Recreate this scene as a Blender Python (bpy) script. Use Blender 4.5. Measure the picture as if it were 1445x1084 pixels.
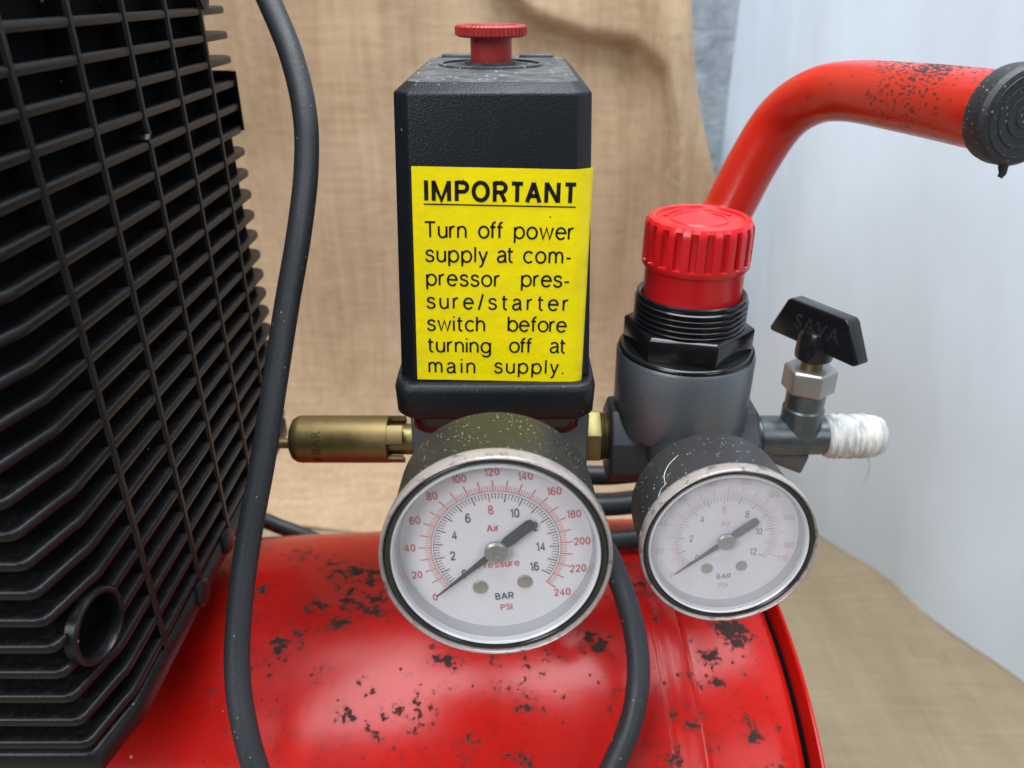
import bpy, bmesh, math, random
from math import sin, cos, pi, radians, sqrt, atan2
from mathutils import Vector, Matrix
random.seed(4)
for o in list(bpy.data.objects): bpy.data.objects.remove(o)
scene = bpy.context.scene
COL = scene.collection
H = 0.545                      # height of the lens above the burlap; parts below are written relative to the lens height

# ------------------------------------------------------------------ camera
cd = bpy.data.cameras.new('camera'); cam = bpy.data.objects.new('camera', cd); COL.objects.link(cam)
cam.location = (0, 0, H); cam.rotation_euler = (radians(90-27), 0, 0)
cd.sensor_width = 36; cd.lens = 1100/1445*36
cd.clip_start = 0.01; cd.clip_end = 50
cd.dof.use_dof = True; cd.dof.focus_distance = 0.258; cd.dof.aperture_fstop = 12.0
scene.camera = cam
scene.render.resolution_x = 1024; scene.render.resolution_y = 768

# ------------------------------------------------------------------ light
w = bpy.data.worlds.new('World'); scene.world = w; w.use_nodes = True
bg = w.node_tree.nodes['Background']; bg.inputs[0].default_value = (0.66, 0.80, 1.0, 1); bg.inputs[1].default_value = 0.08
def area(name, loc, target, sx, sy, power, col):
    l = bpy.data.lights.new(name, 'AREA'); l.shape = 'RECTANGLE'; l.size = sx; l.size_y = sy; l.energy = power; l.color = col
    o = bpy.data.objects.new(name, l); COL.objects.link(o); o.location = loc
    o.rotation_euler = (Vector(target)-Vector(loc)).to_track_quat('-Z', 'Y').to_euler()
area('overhead_light', (0.10, 0.34, H+1.75), (0.0, 0.48, 0.3), 1.9, 1.2, 84, (0.90, 0.95, 1.0))
area('opening_light_left', (-1.15, -1.15, H+1.05), (0, 0.4, 0.35), 0.9, 1.1, 29, (0.94, 0.97, 1.0))
area('opening_light_right', (1.3, -1.3, H+1.2), (0.1, 0.4, 0.35), 0.9, 1.1, 11, (0.94, 0.97, 1.0))
vs = scene.view_settings
vs.view_transform = 'Standard'; vs.look = 'None'; vs.exposure = 0.0; vs.gamma = 1.0; vs.use_curve_mapping = False

# ------------------------------------------------------------------ materials
def nodes(name):
    m = bpy.data.materials.new(name); m.use_nodes = True
    nt = m.node_tree; b = nt.nodes['Principled BSDF']
    return m, nt, b
def N(nt, typ, **kw):
    n = nt.nodes.new(typ)
    for k, v in kw.items():
        if k.startswith('i_'):
            key = k[2:]; key = int(key) if key.isdigit() else key.replace('_', ' ')
            n.inputs[key].default_value = v
        else: setattr(n, k, v)
    return n
def L(nt, a, b): nt.links.new(a, b)
def coords(nt, scale=(1, 1, 1), rot=(0, 0, 0)):
    t = N(nt, 'ShaderNodeTexCoord'); mp = N(nt, 'ShaderNodeMapping')
    mp.inputs['Scale'].default_value = scale; mp.inputs['Rotation'].default_value = rot
    L(nt, t.outputs['Object'], mp.inputs['Vector']); return mp.outputs[0]
def ramp(nt, fac, stops):
    r = N(nt, 'ShaderNodeValToRGB'); e = r.color_ramp.elements
    while len(e) < len(stops): e.new(0.5)
    for el, (p, c) in zip(e, stops):
        el.position = p; el.color = (c if len(c) == 4 else (*c, 1)) if isinstance(c, tuple) else (c, c, c, 1)
    L(nt, fac, r.inputs[0]); return r.outputs[0]
def mixc(nt, fac, a, b, mode='MIX'):
    m = N(nt, 'ShaderNodeMix', data_type='RGBA', blend_type=mode)
    for s, v in ((0, fac), (6, a), (7, b)):
        if hasattr(v, 'is_output'): L(nt, v, m.inputs[s])
        else: m.inputs[s].default_value = v if s == 0 else (*v, 1)
    return m.outputs[2]
def math_(nt, op, a, b=None, clamp=False):
    m = N(nt, 'ShaderNodeMath', operation=op); m.use_clamp = clamp
    for i, v in enumerate((a, b)):
        if v is None: continue
        if hasattr(v, 'is_output'): L(nt, v, m.inputs[i])
        else: m.inputs[i].default_value = v
    return m.outputs[0]
def noise(nt, vec, scale, detail=4, rough=.55, out='Fac'):
    n = N(nt, 'ShaderNodeTexNoise'); n.inputs['Scale'].default_value = scale; n.inputs['Detail'].default_value = detail
    n.inputs['Roughness'].default_value = rough; L(nt, vec, n.inputs['Vector']); return n.outputs[out]
def voro(nt, vec, scale, feature='F1', out='Distance'):
    n = N(nt, 'ShaderNodeTexVoronoi', feature=feature); n.inputs['Scale'].default_value = scale; L(nt, vec, n.inputs['Vector']); return n.outputs[out]
def bump(nt, b, height, strength, dist):
    n = N(nt, 'ShaderNodeBump'); n.inputs['Strength'].default_value = strength; n.inputs['Distance'].default_value = dist
    L(nt, height, n.inputs['Height']); L(nt, n.outputs[0], b.inputs['Normal'])
def specks(nt, vec, scale, size, keep):
    """small random dust grains: voronoi cells of which only a share carry a dot"""
    n = N(nt, 'ShaderNodeTexVoronoi'); n.inputs['Scale'].default_value = scale; L(nt, vec, n.inputs['Vector'])
    sep = N(nt, 'ShaderNodeSeparateColor'); L(nt, n.outputs['Color'], sep.inputs[0])
    k = math_(nt, 'LESS_THAN', sep.outputs[0], keep)
    rr = math_(nt, 'MULTIPLY', sep.outputs[1], size)
    d = math_(nt, 'LESS_THAN', n.outputs['Distance'], rr)
    return math_(nt, 'MULTIPLY', k, d)
def simple(name, col, rough=.5, metal=0., grain=None, var=.12, vscale=60, spec=.5):
    m, nt, b = nodes(name); v = coords(nt)
    n = noise(nt, v, vscale, 5)
    c = mixc(nt, n, tuple(x*(1-var) for x in col), tuple(min(1, x*(1+var)) for x in col))
    L(nt, c, b.inputs['Base Color']); b.inputs['Metallic'].default_value = metal
    r = N(nt, 'ShaderNodeMapRange'); r.inputs['To Min'].default_value = rough*.8; r.inputs['To Max'].default_value = min(1, rough*1.2)
    L(nt, n, r.inputs['Value']); L(nt, r.outputs[0], b.inputs['Roughness'])
    b.inputs['Specular IOR Level'].default_value = spec
    if grain: bump(nt, b, noise(nt, v, grain[0], 2), grain[1], grain[2])
    return m

def red_paint(name, col, hi_scale, thr, lo_scale, lo_amt, rough, stretch=(1, 1, 1), rot=(0, 0, 0), dull=.25, clusters=(), spec=.5, stain=.6):
    m, nt, b = nodes(name); v = coords(nt); b.inputs['Specular IOR Level'].default_value = spec; vs_ = coords(nt, stretch, rot)
    hi = noise(nt, vs_, hi_scale, 7, .68); lo = noise(nt, v, lo_scale, 2, .5)
    s = math_(nt, 'ADD', hi, math_(nt, 'MULTIPLY', math_(nt, 'SUBTRACT', lo, .5), lo_amt))
    if clusters:       # knocked areas of the paint: worn patches at fixed places on the metal
        geo = N(nt, 'ShaderNodeNewGeometry')
        for (px, py, pz), rad, amt in clusters:
            dn = N(nt, 'ShaderNodeVectorMath', operation='DISTANCE'); dn.inputs[1].default_value = (px, py, pz+H); L(nt, geo.outputs['Position'], dn.inputs[0])
            fo = math_(nt, 'SUBTRACT', 1., math_(nt, 'DIVIDE', dn.outputs['Value'], rad), True)
            s = math_(nt, 'ADD', s, math_(nt, 'MULTIPLY', math_(nt, 'POWER', fo, .6), amt))
    mask = ramp(nt, s, [(thr, 0.), (thr+.03, 1.)])
    sp = specks(nt, v, 330, .32, .10)
    mask2 = math_(nt, 'MAXIMUM', mask, math_(nt, 'MULTIPLY', sp, .8))
    fade = noise(nt, v, 22, 4, .6)
    base = mixc(nt, ramp(nt, fade, [(.35, 0.), (.75, dull)]), col, (min(1, col[0]*.95+.03), col[1]+.035, col[2]+.035))
    chip = mixc(nt, noise(nt, v, 420, 3), (.012, .009, .009), (.055, .030, .024))
    soot = math_(nt, 'MULTIPLY', ramp(nt, s, [(thr-.11, 0.), (thr+.01, stain)]), ramp(nt, noise(nt, v, 520, 4, .7), [(.34, .25), (.62, 1.)]))
    base = mixc(nt, soot, base, (.075, .010, .008))
    c = mixc(nt, mask2, base, chip)
    fine = specks(nt, v, 160, .10, .12)
    c = mixc(nt, fine, c, (.50, .36, .16))
    L(nt, c, b.inputs['Base Color'])
    rr = N(nt, 'ShaderNodeMapRange'); rr.inputs['To Min'].default_value = rough; rr.inputs['To Max'].default_value = .85
    rv = math_(nt, 'ADD', mask2, math_(nt, 'MULTIPLY', noise(nt, v, 45, 5, .65), .14)); L(nt, rv, rr.inputs['Value'])
    L(nt, rr.outputs[0], b.inputs['Roughness'])
    h = math_(nt, 'SUBTRACT', math_(nt, 'MULTIPLY', noise(nt, v, 260, 3, .5), .35), mask2)
    bump(nt, b, h, .35, .0004)
    return m

M = {}
_F = 1100.; _C, _S = cos(radians(27)), sin(radians(27))
def on_tank(u, v, R_=.125, yc=.285, zc=-.37):
    sx, t = (u-722.5)/_F, (542-v)/_F; d = (sx, _C+t*_S, -_S+t*_C)
    a = d[1]**2+d[2]**2; b = d[1]*yc+d[2]*zc; D = max(0, b*b-a*(yc*yc+zc*zc-R_*R_)); k = (b-sqrt(D))/a
    return tuple(x*k for x in d)
KN = [(510, 830, .016, .19), (480, 800, .012, .17), (545, 860, .012, .18), (440, 860, .008, .18), (395, 925, .008, .20), (470, 890, .008, .17), (395, 1000, .008, .18), (490, 1010, .008, .19), (590, 1003, .011, .21), (560, 1010, .006, .17),
      (600, 1035, .007, .17), (828, 905, .008, .21), (855, 912, .008, .18), (800, 985, .006, .20), (742, 992, .006, .19), (860, 1005, .008, .19), (870, 975, .006, .15), (935, 870, .009, .18), (1035, 890, .010, .22), (970, 1010, .009, .20),
      (1062, 1035, .009, .22), (945, 1065, .008, .19), (985, 960, .005, .16), (1015, 965, .005, .17), (372, 835, .008, .17), (420, 770, .006, .16), (370, 1035, .006, .17), (640, 940, .006, .16), (740, 1068, .006, .18), (530, 800, .014, .17), (500, 870, .014, .17), (430, 905, .010, .16), (455, 950, .009, .16), (620, 925, .008, .17), (700, 930, .007, .14), (910, 835, .010, .18), (900, 905, .007, .16), (880, 860, .007, .17), (1000, 930, .007, .16), (1010, 1060, .009, .17), (1100, 1010, .007, .16), (360, 880, .007, .18), (300, 1000, .006, .15), (530, 1045, .008, .16), (660, 1055, .007, .15)]
M['tank_red'] = red_paint('tank_red_paint', (.46, .0060, .003), 225, .650, 26, .45, .20, spec=.28, clusters=[(on_tank(u, v), r_, a_*.86) for u, v, r_, a_ in KN])
M['handle_red'] = red_paint('handle_red_paint', (.54, .016, .005), 620, .66, 40, .25, .22, (1.8, .6, 1.3), (0, 0, .5), spec=.45, stain=.12, clusters=[((.141, .262, -.0200), .026, .13), ((.142, .292, -.0228), .028, .14), ((.141, .325, -.0250), .022, .11), ((.130, .262, -.036), .010, .06), ((.129, .275, -.042), .007, .08)])
M['knob_red'] = simple('red_plastic', (.60, .012, .015), .30, grain=(900, .12, .0002))
M['stem_red'] = simple('faded_red_plastic', (.36, .025, .022), .48, grain=(900, .15, .0002))
M['cap_black'] = simple('black_rubber', (.014, .015, .018), .5, grain=(700, .15, .0002))
M['core'] = simple('motor_black', (.004, .004, .0045), .9, spec=.08)
M['gloss_black'] = simple('gloss_black_plastic', (.008, .008, .009), .19, grain=(600, .05, .0002))
M['nut_grey'] = simple('dull_nickel', (.36, .35, .33), .42, .85, vscale=120, grain=(500, .1, .0002))
M['steel_dark'] = simple('dark_zinc', (.13, .145, .155), .36, .8, vscale=180, var=.4, grain=(260, .25, .0004))
M['diecast_dark'] = simple('dark_diecast', (.045, .048, .056), .45, .4, vscale=110, var=.25, grain=(900, .2, .0002))
M['brass'] = simple('aged_brass', (.28, .205, .088), .48, .9, vscale=230, var=.3, grain=(700, .2, .0002))
M['brass_old'] = simple('tarnished_brass', (.26, .22, .09), .42, .85, vscale=230, var=.3, grain=(700, .2, .0002))
M['bolt'] = simple('blued_steel', (.03, .032, .045), .3, .6)
M['silver'] = simple('bright_zinc', (.55, .62, .68), .3, .9, vscale=200)
M['needle'] = simple('needle_black', (.016, .016, .018), .5)
M['ink_black'] = simple('black_ink', (.008, .0075, .0075), .7, spec=.2)
M['ink_dial'] = simple('dial_black_ink', (.05, .05, .06), .6)
M['ink_red'] = simple('dial_red_ink', (.62, .10, .10), .6)
M['ink_red_pale'] = simple('hazed_dial_red_ink', (.74, .46, .47), .6)  # haze of the fogged lens put into the red print's colour
M['ink_grey'] = simple('hazed_dial_black_ink', (.26, .26, .28), .6)  # black print lightened to carry the foggy lens's haze in its colour
M['dial'] = simple('dial_white', (.80, .765, .80), .5, var=.04)
M['screw_brass'] = simple('dial_screw_metal', (.45, .42, .36), .4, .8)
M['engraving'] = simple('engraved_brass_shadow', (.07, .05, .02), .6, .5)

def grille_mat():
    m, nt, b = nodes('black_fin_plastic'); v = coords(nt)
    n = noise(nt, v, 90, 5, .6)
    c = mixc(nt, n, (.006, .006, .007), (.013, .013, .0145))
    geo = N(nt, 'ShaderNodeNewGeometry'); sx = N(nt, 'ShaderNodeSeparateXYZ'); L(nt, geo.outputs['Normal'], sx.inputs[0])
    up = ramp(nt, sx.outputs['Z'], [(.6, 0.), (.95, 1.)])
    dust = math_(nt, 'MULTIPLY', up, ramp(nt, noise(nt, v, 420, 4, .7), [(.50, 0.), (.78, .5)]))
    c = mixc(nt, dust, c, (.06, .056, .052))
    c = mixc(nt, specks(nt, v, 260, .16, .10), c, (.32, .30, .26))
    L(nt, c, b.inputs['Base Color']); b.inputs['Roughness'].default_value = .34; b.inputs['Specular IOR Level'].default_value = .32
    bump(nt, b, noise(nt, v, 600, 3), .2, .0003); return m
M['fin'] = grille_mat()
def box_mat():
    m, nt, b = nodes('grained_black_plastic'); v = coords(nt)
    c = mixc(nt, noise(nt, v, 70, 4), (.007, .0085, .012), (.011, .013, .017))
    c = mixc(nt, ramp(nt, noise(nt, v, 500, 4, .7), [(.62, 0.), (.78, .35)]), c, (.07, .07, .072))
    c = mixc(nt, specks(nt, v, 420, .16, .16), c, (.16, .16, .16))
    L(nt, c, b.inputs['Base Color']); b.inputs['Roughness'].default_value = .38; b.inputs['Specular IOR Level'].default_value = .30
    h = math_(nt, 'ADD', noise(nt, v, 2300, 2, .5), math_(nt, 'MULTIPLY', voro(nt, v, 1700), .4))
    bump(nt, b, h, .5, .00028); return m
M['box'] = box_mat()
def box_top_mat():
    m, nt, b = nodes('dusty_black_plastic'); v = coords(nt)
    d = ramp(nt, noise(nt, v, 120, 6, .7), [(.40, 0.), (.68, .75)])
    c = mixc(nt, d, (.035, .040, .046), (.17, .17, .17))
    c = mixc(nt, specks(nt, v, 420, .30, .40), c, (.42, .41, .38))
    L(nt, c, b.inputs['Base Color']); b.inputs['Roughness'].default_value = .62
    bump(nt, b, noise(nt, v, 1100, 3), .5, .0004); return m
M['box_top'] = box_top_mat()
def case_mat(name, col, metal=0., rough=.5, green=.14, fine=.40, coarse=.16):
    m, nt, b = nodes(name); v = coords(nt); b.inputs['Metallic'].default_value = metal
    c = mixc(nt, noise(nt, v, 45, 3), col, tuple(x*1.5 for x in col))
    c = mixc(nt, ramp(nt, noise(nt, v, 900, 3, .7), [(.60, 0.), (.75, .5)]), c, (.10, .10, .085))
    c = mixc(nt, specks(nt, v, 900, .34, fine), c, (.20, .20, .17))
    c = mixc(nt, specks(nt, v, 330, .15, coarse), c, (.42, .41, .37))
    c = mixc(nt, specks(nt, v, 130, .12, green), c, (.02, .42, .09))
    rr = N(nt, 'ShaderNodeMapRange'); rr.inputs['To Min'].default_value = rough*.7; rr.inputs['To Max'].default_value = rough*1.3; L(nt, noise(nt, v, 55, 5, .65), rr.inputs['Value']); L(nt, rr.outputs[0], b.inputs['Roughness'])
    L(nt, c, b.inputs['Base Color'])
    bump(nt, b, noise(nt, v, 900, 3), .35, .0003); return m
M['cable'] = case_mat('scuffed_cable_rubber', (.017, .020, .024), 0., .50, .01, .03, .012)
M['diecast'] = case_mat('dusty_grey_diecast', (.12, .13, .145), .55, .40, .05, .35)
M['case'] = case_mat('dusty_olive_black_case', (.014, .0145, .011))
M['case2'] = case_mat('dusty_black_case', (.019, .020, .023))
def label_mat():
    m, nt, b = nodes('yellow_vinyl'); v = coords(nt)
    c = mixc(nt, noise(nt, v, 30, 4), (.93, .74, .0), (.97, .80, .003))
    c = mixc(nt, ramp(nt, noise(nt, v, 420, 5, .7), [(.66, 0.), (.80, .5)]), c, (.52, .40, .02))
    c = mixc(nt, ramp(nt, noise(nt, v, 55, 6, .72), [(.50, 0.), (.80, .30)]), c, (.55, .40, .03))
    c = mixc(nt, specks(nt, v, 260, .10, .20), c, (.16, .11, .01))
    L(nt, c, b.inputs['Base Color']); b.inputs['Roughness'].default_value = .36; b.inputs['Specular IOR Level'].default_value = .35
    bump(nt, b, noise(nt, v, 70, 4), .5, .0012); return m
M['label'] = label_mat()
def tape_mat():
    m, nt, b = nodes('thread_tape'); v = coords(nt, (1, .25, .25)); v2 = coords(nt)
    n = noise(nt, v, 420, 3, .6)
    c = mixc(nt, ramp(nt, n, [(.40, 0.), (.60, 1.)]), (.42, .45, .46), (.74, .73, .68))
    c = mixc(nt, ramp(nt, noise(nt, v2, 110, 4), [(.50, 0.), (.78, .6)]), c, (.46, .36, .22))
    L(nt, c, b.inputs['Base Color']); b.inputs['Roughness'].default_value = .4
    bump(nt, b, n, .5, .0006); return m
M['tape'] = tape_mat()
def bezel_mat():
    m, nt, b = nodes('clear_plastic_rim'); v = coords(nt)
    c = mixc(nt, noise(nt, v, 160, 4, .65), (.38, .33, .305), (.66, .60, .57))
    c = mixc(nt, ramp(nt, noise(nt, v, 330, 5, .7), [(.54, 0.), (.68, .85)]), c, (.13, .095, .065))
    L(nt, c, b.inputs['Base Color']); b.inputs['Metallic'].default_value = .0; b.inputs['Roughness'].default_value = .16; b.inputs['Transmission Weight'].default_value = .45; b.inputs['IOR'].default_value = 1.45
    b.inputs['Coat Weight'].default_value = .35; b.inputs['Coat Roughness'].default_value = .1
    bump(nt, b, noise(nt, v, 240, 3), .12, .0005); return m
M['bezel'] = bezel_mat()
M['ring_dark'] = simple('bezel_gasket', (.028, .025, .023), .14)
M['lens_edge'] = simple('clear_lens_edge', (.62, .62, .64), .12, vscale=120, var=.2)
M['wall_ring'] = simple('inner_rim_plastic', (.40, .41, .43), .22, .25, vscale=90)
def lens_mat(name, haze):
    m = bpy.data.materials.new(name); m.use_nodes = True; nt = m.node_tree
    for n in list(nt.nodes): nt.nodes.remove(n)
    out = N(nt, 'ShaderNodeOutputMaterial'); tr = N(nt, 'ShaderNodeBsdfTransparent'); gl = N(nt, 'ShaderNodeBsdfGlossy'); gl.inputs['Roughness'].default_value = .07
    lw = N(nt, 'ShaderNodeLayerWeight'); lw.inputs[0].default_value = .5; fz = math_(nt, 'ADD', math_(nt, 'MULTIPLY', math_(nt, 'POWER', lw.outputs['Facing'], 5.), .9), .04)
    v = coords(nt); df = N(nt, 'ShaderNodeBsdfDiffuse'); df.inputs[0].default_value = (.75, .74, .77, 1)
    hz = ramp(nt, noise(nt, v, 130, 6, .7), [(.30, haze*.45), (.75, haze)])
    sp = math_(nt, 'MULTIPLY', specks(nt, v, 520, .20, .12), .7)
    fac = math_(nt, 'MAXIMUM', hz, sp)
    m1 = N(nt, 'ShaderNodeMixShader'); L(nt, fac, m1.inputs[0]); L(nt, tr.outputs[0], m1.inputs[1]); L(nt, df.outputs[0], m1.inputs[2])
    m2 = N(nt, 'ShaderNodeMixShader'); L(nt, fz, m2.inputs[0]); L(nt, m1.outputs[0], m2.inputs[1]); L(nt, gl.outputs[0], m2.inputs[2])
    L(nt, m2.outputs[0], out.inputs[0]); return m
M['lens'] = lens_mat('gauge_lens', .13); M['lens_foggy'] = lens_mat('foggy_gauge_lens', .34)
def burlap_mat(name, c1, c2, rot=(0, 0, 0), axes='XZ'):
    m, nt, b = nodes(name); v = coords(nt)
    def wave(ax, sc):
        n = N(nt, 'ShaderNodeTexWave', wave_type='BANDS', bands_direction=ax); n.inputs['Scale'].default_value = sc
        n.inputs['Distortion'].default_value = 2.2; n.inputs['Detail'].default_value = 2; n.inputs['Detail Scale'].default_value = .6
        L(nt, v, n.inputs['Vector']); return n.outputs['Fac']
    a = wave(axes[0], 230); c = wave(axes[1], 230)
    weave = math_(nt, 'MULTIPLY', math_(nt, 'ADD', a, c), .5)
    slub = coords(nt, (1, 1, .05) if axes[1] == 'Z' else (1, .05, 1)); slub2 = coords(nt, (.05, 1, 1))
    th = math_(nt, 'MULTIPLY', math_(nt, 'ADD', noise(nt, slub, 150, 4, .6), noise(nt, slub2, 170, 4, .6)), .5)
    tone = math_(nt, 'ADD', math_(nt, 'MULTIPLY', noise(nt, v, 7, 4), .45), math_(nt, 'MULTIPLY', th, .55))
    col = mixc(nt, ramp(nt, tone, [(.37, 0.), (.63, 1.)]), c1, c2)
    col = mixc(nt, math_(nt, 'MULTIPLY', ramp(nt, weave, [(.15, 1.), (.55, 0.)]), .45), col, tuple(x*.42 for x in c1))
    spots = ramp(nt, noise(nt, v, 26, 4, .6), [(.66, 0.), (.76, .28)])
    col = mixc(nt, spots, col, tuple(x*.45 for x in c1))
    L(nt, col, b.inputs['Base Color']); b.inputs['Roughness'].default_value = .95; b.inputs['Specular IOR Level'].default_value = .1
    bump(nt, b, weave, .6, .0012); return m
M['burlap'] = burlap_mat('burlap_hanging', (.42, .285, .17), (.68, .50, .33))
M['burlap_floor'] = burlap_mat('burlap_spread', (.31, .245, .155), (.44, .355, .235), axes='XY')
def sheet_mat():
    m, nt, b = nodes('white_sheet'); v = coords(nt); vv = coords(nt, (1, 1, .25))
    c = mixc(nt, noise(nt, v, 5, 5, .6), (.71, .83, .95), (.76, .87, .97))
    c = mixc(nt, ramp(nt, noise(nt, vv, 14, 6, .7), [(.58, 0.), (.82, .10)]), c, (.52, .58, .64))
    L(nt, c, b.inputs['Base Color']); b.inputs['Roughness'].default_value = .6
    bump(nt, b, noise(nt, vv, 9, 3, .5), .5, .02); return m
M['white'] = sheet_mat()
M['ground'] = simple('grey_ground', (.22, .21, .20), .8)

# ------------------------------------------------------------------ mesh helpers
class MB:
    def __init__(s): s.v = []; s.f = []
    def add(s, vs, fs, T=None):
        n = len(s.v)
        s.v += [tuple(T @ Vector(p)) if T else tuple(p) for p in vs]; s.f += [tuple(i+n for i in f) for f in fs]; return s
    def box(s, x0, x1, y0, y1, z0, z1, T=None):
        vs = [(x, y, z) for z in (z0, z1) for y in (y0, y1) for x in (x0, x1)]
        return s.add(vs, [(0, 2, 3, 1), (4, 5, 7, 6), (0, 1, 5, 4), (2, 6, 7, 3), (0, 4, 6, 2), (1, 3, 7, 5)], T)
    def loft(s, rings, cap0=True, cap1=True, T=None, close=True):
        n = len(rings[0]); vs = [p for r in rings for p in r]; fs = []
        for i in range(len(rings)-1):
            for j in range(n if close else n-1):
                k = (j+1) % n; fs.append((i*n+j, i*n+k, (i+1)*n+k, (i+1)*n+j))
        if cap0: fs.append(tuple(range(n))[::-1])
        if cap1: fs.append(tuple((len(rings)-1)*n+j for j in range(n)))
        return s.add(vs, fs, T)
    def lathe(s, prof, axis='z', o=(0, 0, 0), seg=64, T=None, rf=None, cap0=True, cap1=True):
        rings = []
        for i, (r, h) in enumerate(prof):
            ring = []
            for j in range(seg):
                a = 2*pi*j/seg; rr = rf(i, a, r) if rf else r
                c, d = rr*cos(a), rr*sin(a)
                p = {'z': (c, d, h), 'x': (h, c, d), 'y': (d, h, c)}[axis]
                ring.append((p[0]+o[0], p[1]+o[1], p[2]+o[2]))
            rings.append(ring)
        return s.loft(rings, cap0, cap1, T)
    def tube(s, pts, rad, seg=20, cap=True):
        pts = [Vector(p) for p in pts]; rings = []; up = None
        for i, p in enumerate(pts):
            t = (pts[min(i+1, len(pts)-1)]-pts[max(i-1, 0)]).normalized()
            if up is None:
                up = t.orthogonal().normalized()
            up = (up-t*up.dot(t)).normalized(); b = t.cross(up)
            r = rad(i/(len(pts)-1)) if callable(rad) else rad
            rings.append([tuple(p+up*r*cos(2*pi*j/seg)+b*r*sin(2*pi*j/seg)) for j in range(seg)])
        return s.loft(rings, cap, cap)
    def prism(s, poly, a0, a1, plane='xz', T=None):
        f = {'xz': lambda p, a: (p[0], a, p[1]), 'xy': lambda p, a: (p[0], p[1], a), 'yz': lambda p, a: (a, p[0], p[1])}[plane]
        return s.loft([[f(p, a0) for p in poly], [f(p, a1) for p in poly]], True, True, T)
WORLD = {}
def build(name, mb, mat, parent=None, bevel=0, segs=2, angle=35, mats=None, recalc=True, center=True, flat=False):
    bm = bmesh.new()
    vv = [bm.verts.new((x, y, z+H)) for x, y, z in mb.v]
    for f in mb.f:
        try: bm.faces.new([vv[i] for i in f])
        except ValueError: pass
    if recalc: bmesh.ops.recalc_face_normals(bm, faces=bm.faces)
    if bevel:
        es = [e for e in bm.edges if len(e.link_faces) == 2 and e.calc_face_angle(0) > radians(28)]
        bmesh.ops.bevel(bm, geom=es, offset=bevel, segments=segs, affect='EDGES', profile=.5, clamp_overlap=True)
    if center:
        lo = [min(v.co[i] for v in bm.verts) for i in range(3)]; hi = [max(v.co[i] for v in bm.verts) for i in range(3)]
        c = Vector([(a+b)/2 for a, b in zip(lo, hi)]); bmesh.ops.translate(bm, verts=bm.verts, vec=-c)
    else: c = Vector((0, 0, 0))
    me = bpy.data.meshes.new(name); bm.to_mesh(me); bm.free()
    if not flat:
        me.polygons.foreach_set('use_smooth', [True]*len(me.polygons)); me.set_sharp_from_angle(angle=radians(angle))
    me.materials.append(mat)
    o = bpy.data.objects.new(name, me); COL.objects.link(o)
    if parent:
        o.parent = parent; o.location = c-WORLD[parent.name]
    else: o.location = c
    WORLD[o.name] = c
    return o
def clone(o, shift):
    c = o.copy(); COL.objects.link(c); c.location = o.location+Vector(shift); WORLD[c.name] = WORLD[o.name]+Vector(shift); return c
def tag(o, label=None, cat=None, group=None, kind=None):
    for k, v in (('label', label), ('category', cat), ('group', group), ('kind', kind)):
        if v: o[k] = v
    return o
def crom(P, n=14):
    P = [Vector(p) for p in P]; P = [P[0]*2-P[1]]+P+[P[-1]*2-P[-2]]; out = []
    for i in range(1, len(P)-2):
        a, b, c, d = P[i-1:i+3]
        for k in range(n):
            t = k/n; out.append(.5*((2*b)+(c-a)*t+(2*a-5*b+4*c-d)*t*t+(3*b-a-3*c+d)*t**3))
    out.append(P[-2]); return out
def text(body, size, align='CENTER', bold=0., spacing=1., width=None, sx=1., res=3):
    """verts and faces of a line of lettering in the xy plane; width stretches the letter spacing to fit"""
    cu = bpy.data.curves.new('t', 'FONT'); cu.body = body; cu.size = size; cu.align_x = 'LEFT'; cu.offset = bold; cu.resolution_u = res
    ob = bpy.data.objects.new('t', cu); COL.objects.link(ob)
    def ev(sp):
        cu.space_character = sp; bpy.context.view_layer.update()
        dg = bpy.context.evaluated_depsgraph_get(); me = bpy.data.meshes.new_from_object(ob.evaluated_get(dg))
        vs = [(v.co.x*sx, v.co.y) for v in me.vertices]; fs = [tuple(p.vertices) for p in me.polygons]; bpy.data.meshes.remove(me)
        return vs, fs
    def wid(vs): return max(p[0] for p in vs)-min(p[0] for p in vs)
    vs, fs = ev(spacing)
    if width and len(body) > 1:
        w1 = wid(vs); vs2, _ = ev(spacing+.5); k = (wid(vs2)-w1)/.5
        if k > 1e-9: vs, fs = ev(max(.6, spacing+(width-w1)/k))
        s_ = width/wid(vs); x0 = min(p[0] for p in vs)
        vs = [((p[0]-x0)*s_, p[1]) for p in vs]
    bpy.data.objects.remove(ob); bpy.data.curves.remove(cu)
    x0 = min(p[0] for p in vs); x1 = max(p[0] for p in vs)
    sh = x0 if align == 'LEFT' else (x0+x1)/2
    yc = (min(p[1] for p in vs)+max(p[1] for p in vs))/2 if align == 'MIDDLE' else 0
    return [(p[0]-sh, p[1]-yc) for p in vs], fs

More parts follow.
